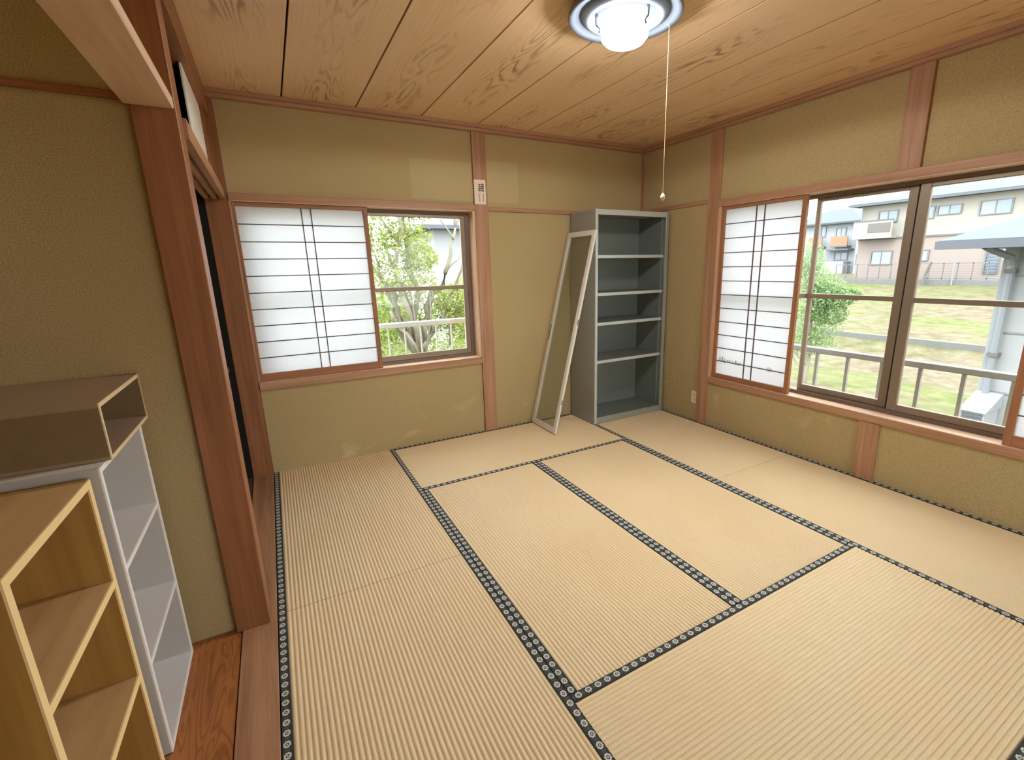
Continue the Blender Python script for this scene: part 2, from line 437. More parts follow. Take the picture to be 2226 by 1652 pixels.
# grooved head rail of the closet with its three ridges
hr = bx('head_rail', (-.130, -.018, -1.61, -.012, 1.945, 1.985), 'trim_y', wl)
for xa, xb in ((-.130, -.104), (-.086, -.062), (-.044, -.018)):
    bx('groove_ridge', (xa, xb, -1.61, -.012, 1.918, 1.945), 'trim_y', hr)
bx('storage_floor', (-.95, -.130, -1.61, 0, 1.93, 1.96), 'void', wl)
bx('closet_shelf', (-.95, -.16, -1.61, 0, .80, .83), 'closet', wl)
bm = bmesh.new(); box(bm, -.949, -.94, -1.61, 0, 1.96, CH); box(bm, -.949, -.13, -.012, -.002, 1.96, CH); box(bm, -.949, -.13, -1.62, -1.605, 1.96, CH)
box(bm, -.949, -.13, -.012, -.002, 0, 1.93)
obj('shade_lining', bm, 'void', wl)  # dark sheets over the walls, painting the unlit interior
bx('storage_frame', (-.115, -.046, -.25, -.012, 1.985, 2.40), 'post_z', wl, .002)
bx('storage_frame', (-.115, -.030, -1.61, -.012, 2.395, CH), 'post_y', wl, .002)
fus = tag(bx('sliding_panel', (-.068, -.058, -.90, -.25, 1.985, 2.395), 'fusuma', None, .002), 'small white sliding panel of the high cupboard above the open closet', 'panel')

# ---- front wall: open doorway behind the camera, second room beyond
bm = bmesh.new()
box(bm, -.06, RX, -3.66, -3.58, 2.06, CH+.02); box(bm, -1.05, 1.1, -6.2, -6.08, -.2, CH+.02); box(bm, 3.2, RX+.12, -6.2, -6.08, -.2, CH+.02)
box(bm, 1.1, 3.2, -6.2, -6.08, -.2, .45); box(bm, 1.1, 3.2, -6.2, -6.08, 1.95, CH+.02)  # opening for the added fill window
wf = struct(obj('wall_front', bm, 'plaster'))
bx('head_rail', (-.022, RX, -3.68, -3.565, 1.985, 2.06), 'trim_x', wf, .002)
bx('threshold', (-.022, RX, -3.635, RY, -.052, .0), 'threshold', wf, .002)

# ---- ceiling: boards along y with open dark joints
bm = bmesh.new(); box(bm, -1.05, RX+.12, -6.2, .11, CH+.022, CH+.10); box(bm, -1.05, RX+.12, -6.2, -3.6, CH, CH+.02)
box(bm, -1.05, -.06, -3.6, .0, CH, CH+.02)
ceil = struct(obj('ceiling', bm, 'dark'))
bx('alcove_ceiling', (-.95, -.06, -3.60, -1.70, CH-.012, CH), 'ceil', ceil)
ed = [-.06, .386, .842, 1.299, 1.750, 2.204, 2.656, 3.092, RX]
for a, b_ in zip(ed, ed[1:]):
    c = (a+b_)/2; h = (b_-a)/2-.005
    bm = bmesh.new(); box(bm, -h, h, -3.58, 0, CH, CH+.016)
    o = obj('ceiling_board', bm, 'ceil', ceil, local=True); o.location.x = c

# ================================================================== WINDOWS
def sash(win, axis, a0, a1, d0, d1, z0, z1, zm, wl_=.045, wr_=.045, label=None):
    """aluminium sash in the plane of axis ('x': runs along x, depth y)"""
    def q(u0, u1, v0, v1, p0=d0, p1=d1): return (u0, u1, p0, p1, v0, v1) if axis == 'x' else (p0, p1, u0, u1, v0, v1)
    if a0 > a1: a0, a1 = a1, a0
    s = bx('sash', q(a0, a0+wl_, z0, z1), 'alu', win, .003)
    bx('stile', q(a1-wr_, a1, z0, z1), 'alu', s, .003)
    bx('rail', q(a0+wl_, a1-wr_, z0, z0+.045), 'alu', s, .003)
    bx('rail', q(a0+wl_, a1-wr_, z1-.024, z1), 'alu', s, .003)
    bx('rail', q(a0+wl_, a1-wr_, zm-.016, zm+.016), 'alu', s, .003)
    m = (d0+d1)/2
    bx('pane', q(a0+wl_-.005, a1-wr_+.005, z0+.04, zm-.012, m-.002, m+.002), 'glass', s)
    bx('pane', q(a0+wl_-.005, a1-wr_+.005, zm+.012, z1-.02, m-.002, m+.002), 'glass', s)
    return s

# window 1, back wall
w1 = sroot('window_1', (.85, 0, .64))
bx('sill', (0, 1.704, -.026, .11, .640, .694), 'trim_x', w1, .002)
bx('head', (0, 1.704, -.026, .11, ZH, 1.962), 'trim_x', w1, .002)
bx('jamb', (1.684, 1.704, -.014, .11, .694, ZH), 'pale_z', w1)  # paler than the other jamb, daylight painted in
bx('sill_lit_strip', (.012, 1.684, -.022, .084, .694, .697), 'pale_x', w1)  # thin pale strip painting the glare on the sill top
bx('head_lit_strip', (.012, 1.684, -.022, .084, ZH-.003, ZH), 'pale_x', w1)  # thin pale strip painting daylight under the head
bx('jamb', (-.002, .012, -.014, .11, .694, ZH), 'trim_z', w1)
fr = bx('outer_frame', (.012, 1.684, .085, .15, .694, .722), 'alu_dark', w1)
bx('frame_side', (.012, 1.684, .085, .15, 1.885, ZH), 'alu_dark', fr)
bx('frame_side', (1.650, 1.684, .085, .15, .722, 1.885), 'alu_dark', fr)
bx('frame_side', (.012, .040, .085, .15, .722, 1.885), 'alu_dark', fr)
sash(w1, 'x', .82, 1.652, .092, .118, .722, 1.885, 1.302, .045, .04)
sash(w1, 'x', .04, .865, .122, .148, .722, 1.885, 1.302)
# window 2, right wall
w2 = sroot('window_2', (RX, -2.24, .405))
bx('sill', (RX-.026, RX+.12, W2B, -.965, .405, .455), 'trim_y', w2, .002)
bx('head', (RX-.026, RX+.12, W2B, -.965, ZH, 1.966), 'trim_y', w2, .002)
bx('jamb', (RX-.014, RX+.12, -.987, -.965, .455, ZH), 'pale_z', w2)  # pale colour paints the daylight on this jamb
bx('sill_lit_strip', (RX-.022, RX+.084, W2B+.02, -.987, .455, .458), 'pale_y', w2)  # pale overlay, sky glare painted along the sill
bx('head_lit_strip', (RX-.022, RX+.084, W2B+.02, -.987, ZH-.003, ZH), 'pale_y', w2)  # pale overlay, outside light painted on the head underside
bx('jamb', (RX-.014, RX+.12, W2B, W2B+.02, .455, ZH), 'trim_z', w2)
fr = bx('outer_frame', (RX+.085, RX+.15, W2B+.02, -.987, .455, .485), 'alu_dark', w2)
bx('frame_side', (RX+.085, RX+.15, W2B+.02, -.987, 1.888, ZH), 'alu_dark', fr)
bx('frame_side', (RX+.085, RX+.15, -1.012, -.987, .485, 1.888), 'alu_dark', fr)
bx('frame_side', (RX+.085, RX+.15, W2B+.02, W2B+.045, .485, 1.888), 'alu_dark', fr)
sash(w2, 'y', -2.331, -1.71, RX+.120, RX+.148, .485, 1.888, 1.205, .055, .03)
sash(w2, 'y', W2B+.045, -2.345, RX+.090, RX+.118, .485, 1.888, 1.205, .05, .055)
bx('dark_gap_strip', (RX+.1182, RX+.1198, -2.352, -2.326, .485, 1.888), 'slot', w2)  # dark strip standing in for the shaded gap between meeting stiles
bx('fixed_stile', (RX+.09, RX+.148, -1.712, -1.012, 1.188, 1.222), 'alu', w2)
bx('pane', (RX+.118, RX+.122, -1.712, -1.012, .485, 1.888), 'glass', w2)

# unseen window added in the second room behind the camera, for fill light
w3 = sroot('fill_window', (2.15, -6.14, .45))
sash(w3, 'x', 1.1, 2.17, -6.12, -6.09, .45, 1.95, 1.2)
sash(w3, 'x', 2.13, 3.2, -6.16, -6.13, .45, 1.95, 1.2)

# ---- shoji screens
def shoji(label, axis, a0, a1, d0, d1, z0, z1, rows, vb, st0, st1, rb, rt):
    mid = ((a0+a1)/2, (d0+d1)/2) if axis == 'x' else ((d0+d1)/2, (a0+a1)/2)
    t = thing('shoji_screen', label, 'screen', (mid[0], mid[1], z0), 'paper screens in the windows')
    def q(u0, u1, v0, v1, p0=d0, p1=d1): return (u0, u1, p0, p1, v0, v1) if axis == 'x' else (p0, p1, u0, u1, v0, v1)
    s = 1 if a1 > a0 else -1
    bx('stile', q(a0, a0+s*st0, z0, z1), 'shoji_z', t, .002); bx('stile', q(a1-s*st1, a1, z0, z1), 'shoji_z', t, .002)
    bx('rail', q(a0+s*st0, a1-s*st1, z0, z0+rb), 'shoji_'+axis, t, .002); bx('rail', q(a0+s*st0, a1-s*st1, z1-rt, z1), 'shoji_'+axis, t, .002)
    p0, p1 = a0+s*st0, a1-s*st1; zb, zt = z0+rb, z1-rt
    m = d0+(d1-d0)*.55
    bx('paper', q(p0, p1, zb, zt, m, m+(d1-d0)*.04), 'paper', t)
    b0 = d0+(d1-d0)*.25
    for k in range(1, rows):
        z = zb+(zt-zb)*k/rows
        bx('lattice_bar', q(p0, p1, z-.003, z+.003, b0, m), 'bar', t)
    for f in vb:
        u = p0+(p1-p0)*f
        bx('lattice_bar', q(u-.003, u+.003, zb, zt, b0, m), 'bar', t)
    return t
shoji('white paper sliding screen filling the left half of the back window', 'x', .012, .858, -.004, .026, .697, ZH-.004, 10, (.487, .562), .016, .030, .055, .026)
s2 = shoji('narrow white paper sliding screen beside the cabinet corner in the right wall window', 'y', -.988, -1.712, RX-.004, RX+.026, .458, ZH-.004, 12, (.435, .545), .034, .034, .042, .026)
shoji('white paper sliding screen cut off by the photo edge in the right wall window', 'y', -3.478, -2.955, RX-.004, RX+.026, .458, ZH-.004, 12, (.455, .565), .034, .036, .060, .026)
M['mark'] = plain('paper_mark', (214, 216, 222), .8)
random.seed(5)
for k in range(9):
    y = -1.05-.027*k; z = .60+.02*random.random()
    bx('paper_mark', (RX+.0112, RX+.0124, y-.008-.01*random.random(), y, z, z+.02+.02*random.random()), 'mark', s2)
for k in range(3): bx('paper_mark', (RX+.0112, RX+.0124, -1.524-.016*k, -1.515-.016*k, .60, .632+.008*(k % 2)), 'mark', s2)

# ================================================================== TATAMI
def tatami(label, x0, x1, y0, y1, along):
    g = .0012
    x0 += g; x1 -= g; y0 += g; y1 -= g
    t = thing('tatami_mat', label, 'tatami mat', ((x0+x1)/2, (y0+y1)/2, -.05), 'tatami mats of the room')
    bx('core', (x0, x1, y0, y1, -.05, -.006), 'straw', t)
    bw = .031; A = .0042; n = 47; seg = 5
    lo, hi = (x0+bw, x1-bw) if along == 'y' else (y0+bw, y1-bw)
    l0, l1 = (y0, y1) if along == 'y' else (x0, x1)
    bm = bmesh.new(); prev = None
    for i in range(n*seg+1):
        u = lo+(hi-lo)*i/(n*seg); ph = (i % seg)/seg
        z = -A+A*(max(0, math.sin(PI*ph))**.62)
        P = [(u, l0, z), (u, l1, z)] if along == 'y' else [(l0, u, z), (l1, u, z)]
        cur = [bm.verts.new(p) for p in P]
        if prev: bm.faces.new((prev[0], cur[0], cur[1], prev[1]))
        prev = cur
    o = obj('woven_cover', bm, 'rush', t, smooth=True)
    for side in (0, 1):
        if along == 'y': d = (x0, x0+bw) if side == 0 else (x1-bw, x1); b = (d[0], d[1], y0, y1, -.006, .0014)
        else: d = (y0, y0+bw) if side == 0 else (y1-bw, y1); b = (x0, x1, d[0], d[1], -.006, .0014)
        bm = bmesh.new(); box(bm, *b); uv = bm.loops.layers.uv.new('UVMap')
        for f in bm.faces:
            for l in f.loops:
                c = l.vert.co
                a_, w_ = (c.y, (c.x-d[0])/bw) if along == 'y' else (c.x, (c.y-d[0])/bw)
                l[uv].uv = (a_, w_ if side == 0 else 1-w_)
        obj('border', bm, 'border', t)
X1, X2, X3 = .876, 1.753, 2.636
Y1, Y2, Y2R, Y3 = -.875, -1.701, -1.798, -2.683
tatami('tatami mat in the far left corner beneath the paper screen', 0, X1, Y2, 0, 'y')
tatami('tatami mat nearest the camera on the left, beside the wooden threshold', 0, X1, RY, Y2, 'y')
tatami('tatami mat lying crosswise along the back wall in front of the leaning glass door', X1, X3, Y1, 0, 'x')
tatami('lengthwise tatami mat in the middle of the room, left one of the central pair', X1, X2, Y3, Y1, 'y')
tatami('lengthwise tatami mat in the middle of the room, right one of the central pair', X2, X3, Y3, Y1, 'y')
tatami('tatami mat lying crosswise in the right foreground', X1, X3, RY, Y3, 'x')
tatami('tatami mat along the right wall with the steel bookcase standing on its end', X3, RX, Y2R, 0, 'y')
tatami('tatami mat along the right wall at the right edge of the photo', X3, RX, RY, Y2R, 'y')

# ================================================================== STEEL BOOKCASE
bc = thing('steel_bookcase', 'tall grey steel bookcase with four empty shelves in the room corner', 'bookcase', (3.06, -.22, .0016))
bx0, bx1, by0, by1, bh = 2.638, 3.485, -.42, -.03, 1.925
bx('side_panel', (bx0, bx0+.022, by0+.012, by1, .0016, bh-.03), 'steel', bc)
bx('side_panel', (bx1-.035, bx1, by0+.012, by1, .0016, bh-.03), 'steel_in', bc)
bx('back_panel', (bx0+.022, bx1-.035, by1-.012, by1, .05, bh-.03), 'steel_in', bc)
bx('top_panel', (bx0, bx1, by0+.012, by1, bh-.03, bh), 'steel', bc, .002)
bx('front_frame', (bx0, bx0+.026, by0, by0+.012, .0016, bh), 'steel_edge', bc, .002)
bx('front_frame', (bx1-.038, bx1, by0, by0+.012, .0016, bh), 'steel', bc, .002)
bx('front_frame', (bx0+.026, bx1-.038, by0, by0+.012, bh-.045, bh), 'steel_edge', bc, .002)
bx('plinth', (bx0+.026, bx1-.038, by0, by0+.012, .0016, .062), 'steel', bc, .002)
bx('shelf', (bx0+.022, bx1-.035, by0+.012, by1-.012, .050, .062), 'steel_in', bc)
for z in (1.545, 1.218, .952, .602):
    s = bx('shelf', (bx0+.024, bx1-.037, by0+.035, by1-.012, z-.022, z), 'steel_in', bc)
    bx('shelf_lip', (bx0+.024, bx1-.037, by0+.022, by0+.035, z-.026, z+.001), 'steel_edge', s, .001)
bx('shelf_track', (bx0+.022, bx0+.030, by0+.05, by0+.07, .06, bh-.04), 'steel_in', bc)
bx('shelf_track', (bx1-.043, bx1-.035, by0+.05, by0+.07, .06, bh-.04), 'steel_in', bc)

# ================================================================== LEANING GLASS DOOR
# built lying in its own plane: local y across, local z along its length, local x thickness
LD = 1.80; WDT = .425
ang = math.asin((2.612-2.178)/LD)
ld = thing('cabinet_door', 'off-white framed glass cabinet door leaning against the steel bookcase', 'glass door', (2.178, -.025, .008))
ld.rotation_euler = (0, ang, 0)
def lb(name, d, mat, parent, bevel=0.0): return bx(name, d, mat, parent, bevel, True)
lb('stile', (0, .022, -.040, 0, 0, LD), 'offwhite', ld, .002)
st = lb('stile', (0, .022, -WDT, -WDT+.040, 0, LD), 'offwhite', ld, .002)
lb('rail', (0, .022, -WDT+.040, -.040, 0, .05), 'offwhite', ld, .002)
lb('rail', (0, .022, -WDT+.040, -.040, LD-.045, LD), 'offwhite', ld, .002)
lb('pane', (.009, .013, -WDT+.035, -.035, .045, LD-.04), 'glass', ld)
lb('lock_plate', (.005, .017, -WDT-.002, -WDT, .98, 1.03), 'steel_in', st)
lb('hinge_plate', (.005, .017, -WDT-.002, -WDT, .27, .31), 'steel_in', st)
lb('finger_pull', (-.001, .0, -.025, -.010, .80, .95), 'steel_in', ld)

# ================================================================== CEILING LAMP
LC = (1.665, -1.945)
lp = thing('ceiling_lamp', 'round white enamel ceiling lamp, switched on, with a pull cord', 'lamp', (LC[0], LC[1], CH))
bm = bmesh.new()
lathe(bm, [(.10, CH), (.21, CH-.004), (.240, CH-.030), (.248, CH-.052), (.244, CH-.058), (.222, CH-.048), (.205, CH-.046)], LC)
obj('rim', bm, 'lampwhite', lp, smooth=True)
bm = bmesh.new(); lathe(bm, [(.205, CH-.046), (.200, CH-.040), (.192, CH-.040), (.188, CH-.048)], LC)
obj('groove', bm, 'lampgrey', lp, smooth=True)
bm = bmesh.new(); lathe(bm, [(.188, CH-.048), (.172, CH-.062), (.150, CH-.066), (.143, CH-.060)], LC)
obj('reflector', bm, 'lampwhite', lp, smooth=True)
bm = bmesh.new(); lathe(bm, [(.143, CH-.060), (.138, CH-.045), (.128, CH-.045), (.120, CH-.060), (.110, CH-.062), (0, CH-.062)], LC)
obj('inner_ring', bm, 'lampgrey', lp, smooth=True)
bm = bmesh.new()
lathe(bm, [(0, CH-.066), (.090, CH-.066), (.100, CH-.074), (.104, CH-.105), (.100, CH-.135), (.084, CH-.152), (.05, CH-.160), (0, CH-.162)], LC)
obj('glowing_globe', bm, 'bulb', lp, smooth=True)
for a in (2.75, 4.9, .6):
    ca, sa = math.cos(a), math.sin(a)
    bm = bmesh.new(); tube(bm, [(LC[0]+.128*ca, LC[1]+.128*sa, CH-.05), (LC[0]+.125*ca, LC[1]+.125*sa, CH-.09), (LC[0]+.110*ca, LC[1]+.110*sa, CH-.10), (LC[0]+.113*ca, LC[1]+.113*sa, CH-.118)], .006, 6)
    obj('globe_clip', bm, 'lampgrey', lp, smooth=True)
ll = bpy.data.lights.new('lamp_light', 'SPOT'); ll.spot_size = PI; ll.spot_blend = .10; ll.shadow_soft_size = .07; ll.energy = 25; ll.color = (.96, .98, 1.0)
lo = bpy.data.objects.new('lamp_light', ll); COL.objects.link(lo); lo.parent = lp; lo.location = (0, 0, -.172)
PX, PY = 1.880, -1.995
bm = bmesh.new(); tube(bm, [(PX-.01, PY+.003, CH-.056), (PX, PY, CH-.066), (PX, PY, 1.775)], .0012, 6); cdo = obj('pull_cord', bm, 'cord', lp)
bm = bmesh.new(); lathe(bm, [(0, 1.790), (.006, 1.786), (.0115, 1.774), (.0115, 1.768), (.006, 1.756), (0, 1.753)], (PX, PY), 12); obj('cord_knob', bm, 'ivory', cdo, smooth=True)

# ================================================================== SMALL THINGS ON THE WALLS
ot = thing('wall_outlet', 'ivory electrical outlet low on the right wall beside the bookcase', 'outlet', (RX, -.81, .225))
bx('cover_plate', (RX-.008, RX, -.846, -.774, .165, .285), 'ivory', ot, .003)
for z in (.20, .25):
    s = bx('socket', (RX-.011, RX-.008, -.828, -.792, z-.018, z+.018), 'ivory', ot, .002)
    bx('slot', (RX-.0115, RX-.011, -.818, -.815, z-.008, z+.008), 'slot', s); bx('slot', (RX-.0115, RX-.011, -.805, -.802, z-.007, z+.007), 'slot', s)
tm = thing('paper_talisman', 'small pale paper talisman with brushed characters on the back wall post', 'paper', (1.757, -.0205, 2.06))
bx('sheet', (1.707, 1.807, -.0225, -.0205, 1.967, 2.156), 'talisman', tm)
bm = bmesh.new()
def stroke(x0, x1, z0, z1): box(bm, 1.707+x0, 1.707+x1, -.0232, -.0225, 1.967+z0, 1.967+z1)
for z in (.150, .135, .120, .106): stroke(.036, .058, z, z+.005)      # dense upper character
stroke(.045, .049, .096, .158); stroke(.034, .038, .104, .126); stroke(.054, .058, .112, .140)
for z in (.152, .136, .120, .102): stroke(.062, .084, z, z+.006)
stroke(.062, .066, .098, .156); stroke(.080, .084, .098, .156); stroke(.071, .075, .098, .163)
obj('lettering', bm, 'ink', tm)
bm = bmesh.new()
for x in (.038, .072):
    for z in (.078, .060, .042, .026): stroke(x, x+.012, z, z+.004)
    stroke(x+.004, x+.008, .022, .084)
obj('lettering', bm, 'inkpale', tm)

# ================================================================== ALCOVE SHELVES
def tier_shelf(name, label, xf, depth, y0, y1, h, tiers, th, mat, edge, bmat):
    t = thing(name, label, 'shelf', (xf-depth/2, (y0+y1)/2, 0))
    f = .004
    for ya, yb in ((y0, y0+th), (y1-th, y1)):
        s = bx('side_panel', (xf-depth, xf-f, ya, yb, 0, h), mat, t); bx('edge_band', (xf-f, xf, ya, yb, 0, h), edge, s)
    zs = [0]+tiers+[h-th]
    for i, z in enumerate(zs):
        nm = 'top_panel' if i == len(zs)-1 else ('base_panel' if i == 0 else 'shelf_board')
        s = bx(nm, (xf-depth, xf-f, y0+th, y1-th, z, z+th), bmat, t); bx('edge_band', (xf-f, xf, y0+th, y1-th, z, z+th), edge, s)
    bx('back_panel', (xf-depth, xf-depth+.004, y0+th, y1-th, th, h-th), mat, t)
    return t
tier_shelf('storage_shelf', 'white three-tier open shelf standing against the alcove wall', -.296, .29, -2.214, -1.755, .955, [.317, .640], .015, 'shelfwhite', 'shelfedge', 'shelfboard_white')
tier_shelf('storage_shelf', 'brown woodgrain three-tier open shelf with pale edges in the left foreground', -.312, .29, -2.712, -2.238, .940, [.320, .630], .021, 'shelfwood', 'shelfwood_edge', 'shelfboard')
bo = thing('open_box', 'brown board box with open front lying on top of the white shelf', 'box', (-.45, -1.93, .956))
xf, xb_, ya, yb, za, zb = -.285, -.62, -2.155, -1.703, .956, 1.118
for nm, d, m in (('top_panel', (xb_, xf, ya, yb, zb-.012, zb), 'box_top'), ('base_panel', (xb_, xf, ya, yb, za, za+.010), 'box_top'),
                 ('side_panel', (xb_, xf, ya, ya+.010, za+.010, zb-.012), 'box_brown'), ('side_panel', (xb_, xf, yb-.010, yb, za+.010, zb-.012), 'box_brown'),
                 ('back_panel', (xb_, xb_+.006, ya+.01, yb-.01, za+.010, zb-.012), 'box_brown')):
    p = bx(nm, d, m, bo)
    if nm != 'back_panel': bx('edge_band', (xf, xf+.003)+d[2:], 'boxedge', p)

# ================================================================== OUTSIDE
def gz(x):
    pr = [(-100, -3.2), (17, -3.2), (24.9, -2.55), (25.3, -2.02), (34, -1.05), (43, -.08), (60, .3), (200, 1.0)]
    for (a, za), (b, zb) in zip(pr, pr[1:]):
        if a <= x <= b: return za+(zb-za)*(x-a)/(b-a)
    return 1.0
bm = bmesh.new(); xs = [-40, 0, 4]+[5+i*.8 for i in range(25)]+[25.3]+[26+i*.9 for i in range(40)]+[80, 120]; ys = [-60, -30]+[-16+i*.9 for i in range(56)]+[45, 90]
random.seed(3)
G = [[bm.verts.new((x, y, gz(x)+(random.uniform(-.06, .06) if 5 < x < 42 else 0))) for y in ys] for x in xs]
for i in range(len(xs)-1):
    for j in range(len(ys)-1): bm.faces.new((G[i][j], G[i+1][j], G[i+1][j+1], G[i][j+1]))
ground = struct(obj('ground', bm, 'field'))
rw = tag(bx('retaining_wall', (24.9, 25.15, -14, 30, -2.9, -1.98), 'concrete', None, .02), 'low grey concrete retaining wall crossing the sloping field', 'wall')

# window railings
def railing(label, axis, a0, a1, d, zt, zb, pos, mat, w):
    t = thing('window_railing', label, 'railing', ((a0+a1)/2, d, zb) if axis == 'x' else (d, (a0+a1)/2, zb), 'metal railings outside the windows')
    def q(u0, u1, z0, z1, h): return (u0, u1, d-h, d+h, z0, z1) if axis == 'x' else (d-h, d+h, u0, u1, z0, z1)
    bx('top_rail', q(a0, a1, zt-.045, zt, .022), mat, t, .006)
    bx('bottom_rail', q(a0, a1, zb, zb+.03, .015), mat, t, .004)
    for u in pos: bx('baluster', q(u-w, u+w, zb+.03, zt-.045, w), mat, t)
    for u in (a0+.02, a1-.02):
        if axis == 'x': bx('bracket', (u-.015, u+.015, .11, d-.022, zt-.04, zt-.01), mat, t)
        else: bx('bracket', (RX+.12, d-.022, u-.015, u+.015, zt-.04, zt-.01), mat, t)
railing('pale metal railing outside the back window in front of the tree', 'x', -.05, 1.80, .40, 1.005, .30, [.0+.1435*k for k in range(13)], 'railpale', .006)
railing('grey metal railing outside the right wall window', 'y', -3.60, -.90, 3.95, .775, .20, [-3.55+.235*k for k in range(12)], 'rail', .011)

def rect_part(name, bm_, mat, parent): return obj(name, bm_, mat, parent)
def fwin(parent, x, y0, y1, z0, z1, pane='hglass', bars=1, fr=.07):
    """window on a wall facing -x: frame with pane and mullions"""
    if y0 > y1: y0, y1 = y1, y0
    bm = bmesh.new()
    box(bm, x-.08, x+.02, y0-fr, y0, z0-fr, z1+fr); box(bm, x-.08, x+.02, y1, y1+fr, z0-fr, z1+fr)
    box(bm, x-.08, x+.02, y0, y1, z0-fr, z0); box(bm, x-.08, x+.02, y0, y1, z1, z1+fr)
    for k in range(bars):
        y = y0+(y1-y0)*(k+1)/(bars+1); box(bm, x-.06, x+.02, y-.03, y+.03, z0, z1)
    w = obj('window', bm, 'hframe', parent)
    for k in range(bars+1):
        a = y0+(y1-y0)*k/(bars+1); b = y0+(y1-y0)*(k+1)/(bars+1)
        bx('pane', (x-.03, x+.01, a+.03, b-.03, z0, z1), pane if k % 2 == 0 else 'hcurt', w)
    return w

def hip_roof(bm, x0, x1, y0, y1, ze, zr, xr, yr0, yr1, th=.18):
    lo = [(x0, y0), (x1, y0), (x1, y1), (x0, y1)]
    v = [bm.verts.new((x, y, ze)) for x, y in lo]; u = [bm.verts.new((x, y, ze-th)) for x, y in lo]
    r0 = bm.verts.new((xr, yr0, zr)); r1 = bm.verts.new((xr, yr1, zr))
    bm.faces.new((v[0], v[1], r0)); bm.faces.new((v[1], v[2], r1, r0)); bm.faces.new((v[2], v[3], r1)); bm.faces.new((v[3], v[0], r0, r1))
    bm.faces.new(u[::-1])
    for i in range(4): bm.faces.new((u[i], u[(i+1) % 4], v[(i+1) % 4], v[i]))

# big cream house
HA = thing('house', 'large cream two-storey house with blue-grey hip roof and pinkish brick ground floor', 'house', (47, 11, -.2))
bx('upper_wall', (43, 51, 3.5, 17.95, 3.22, 5.75), 'hcream', HA)
bx('lower_wall', (43, 51, 3.5, 17.95, -.3, 3.10), 'hbrick', HA)
bx('belt_course', (42.92, 51, 3.5, 18.0, 3.10, 3.22), 'hline', HA)
bm = bmesh.new(); hip_roof(bm, 42.3, 51.7, 2.6, 18.7, 5.9, 7.2, 47, 7.0, 14.3); rf = obj('roof', bm, 'hroof', HA)
bx('gutter', (42.2, 42.32, 2.6, 18.7, 5.70, 5.86), 'heave', rf)
fwin(HA, 43, 13.07, 13.9, 4.45, 5.2, 'hglass', 0); fwin(HA, 43, 11.5, 12.8, 4.62, 5.17, 'hglass', 1); fwin(HA, 43, 8.85, 10.42, 4.38, 5.2, 'hglass', 1)
fwin(HA, 43, 15.4, 16.65, 4.40, 5.2, 'hglass', 1); fwin(HA, 43, 15.4, 16.8, 1.2, 2.15, 'hcurt', 1); fwin(HA, 43, 13.0, 13.9, 1.42, 2.12, 'hcurt', 0)
gw = fwin(HA, 43, 8.96, 9.62, .48, 2.0, 'hglass', 0)
for k in range(7): bx('grille_bar', (42.88, 42.92, 8.96, 9.62, .55+k*.2, .60+k*.2), 'hframe', gw)
bal = bx('balcony', (42.0, 42.12, 15.2, 18.0, 3.3, 4.45), 'hcream', HA)
bx('balcony_floor', (42.0, 43, 15.2, 18.0, 3.15, 3.3), 'hcream', bal); bx('balcony_rail', (41.98, 42.14, 15.2, 18.0, 4.45, 4.55), 'heave', bal)
bx('balcony_panel', (41.97, 42.0, 15.3, 16.9, 3.6, 4.3), 'hline', bal); bx('balcony_side', (42.12, 43, 17.9, 18.0, 3.3, 4.45), 'hcream', bal)
bm = bmesh.new(); tube(bm, [(42.7, 17.8, 5.7), (42.75, 17.8, 3.2)], .06); obj('downpipe', bm, 'pipe', HA)
# fence and parapet in front of the big house
fe = thing('mesh_fence', 'grey garden fence on a low wall in front of the cream house', 'fence', (41, 13, -.2))
bx('top_rail', (41.0, 41.06, 8.0, 18.4, 1.14, 1.20), 'hframe', fe); bx('bottom_rail', (41.0, 41.06, 8.0, 18.4, .12, .18), 'hframe', fe)
for k in range(14): bx('post', (41.0, 41.06, 8.0+k*.8-.02, 8.0+k*.8+.03, .0, 1.2), 'hframe', fe)
for k in range(5): bx('wire', (41.02, 41.035, 8.0, 18.4, .3+k*.17, .315+k*.17), 'hline', fe)
pw = tag(bx('garden_wall', (40.8, 41.2, 4.0, 18.6, -.9, .08), 'concrete', None, .02), 'pale concrete garden wall under the fence of the cream house', 'wall')
bm = bmesh.new(); tube(bm, [(40.5, 12.05, -.45), (40.45, 11.95, .5), (40.4, 11.7, 1.3)], [.12, .10, .08])
stk = tag(obj('leaning_pole', bm, 'hline'), 'leaning grey pole in the field before the cream house', 'pole')
bm = bmesh.new(); tube(bm, [(40.6, 10.45, -.45), (40.6, 10.5, 1.75)], .05)
tag(obj('garden_post', bm, 'pipe'), 'upright white post in the field before the cream house', 'pole')

# distant white house with orange balconies
HB = thing('house', 'distant white house with two orange balconies left of the cream house', 'house', (58, 27, 0))
bx('wall', (55, 62, 24.2, 30.5, -.5, 5.5), 'hblue', HB)
bm = bmesh.new(); hip_roof(bm, 54.3, 62.7, 23.6, 31.2, 5.6, 7.3, 58.5, 27.0, 29.5); obj('roof', bm, 'hroof', HB)
fwin(HB, 55, 27.66, 28.07, 4.25, 5.2, 'hglass', 0, .1); fwin(HB, 55, 25.5, 26.4, 4.1, 4.95, 'hglass', 1, .1)
fwin(HB, 55, 25.05, 26.3, 1.65, 2.35, 'hglass', 1, .1); fwin(HB, 55, 24.9, 25.9, -.3, .8, 'hglass', 1, .1)
for a, b_ in ((27.4, 28.9), (24.7, 26.45)):
    bl = bx('balcony', (54.0, 54.15, a, b_, 3.1, 4.1), 'horange', HB); bx('balcony_floor', (54.0, 55, a, b_, 2.95, 3.1), 'hline', bl)
bx('canopy', (53.8, 55, 24.4, 27.0, 2.62, 2.78), 'heave', HB)
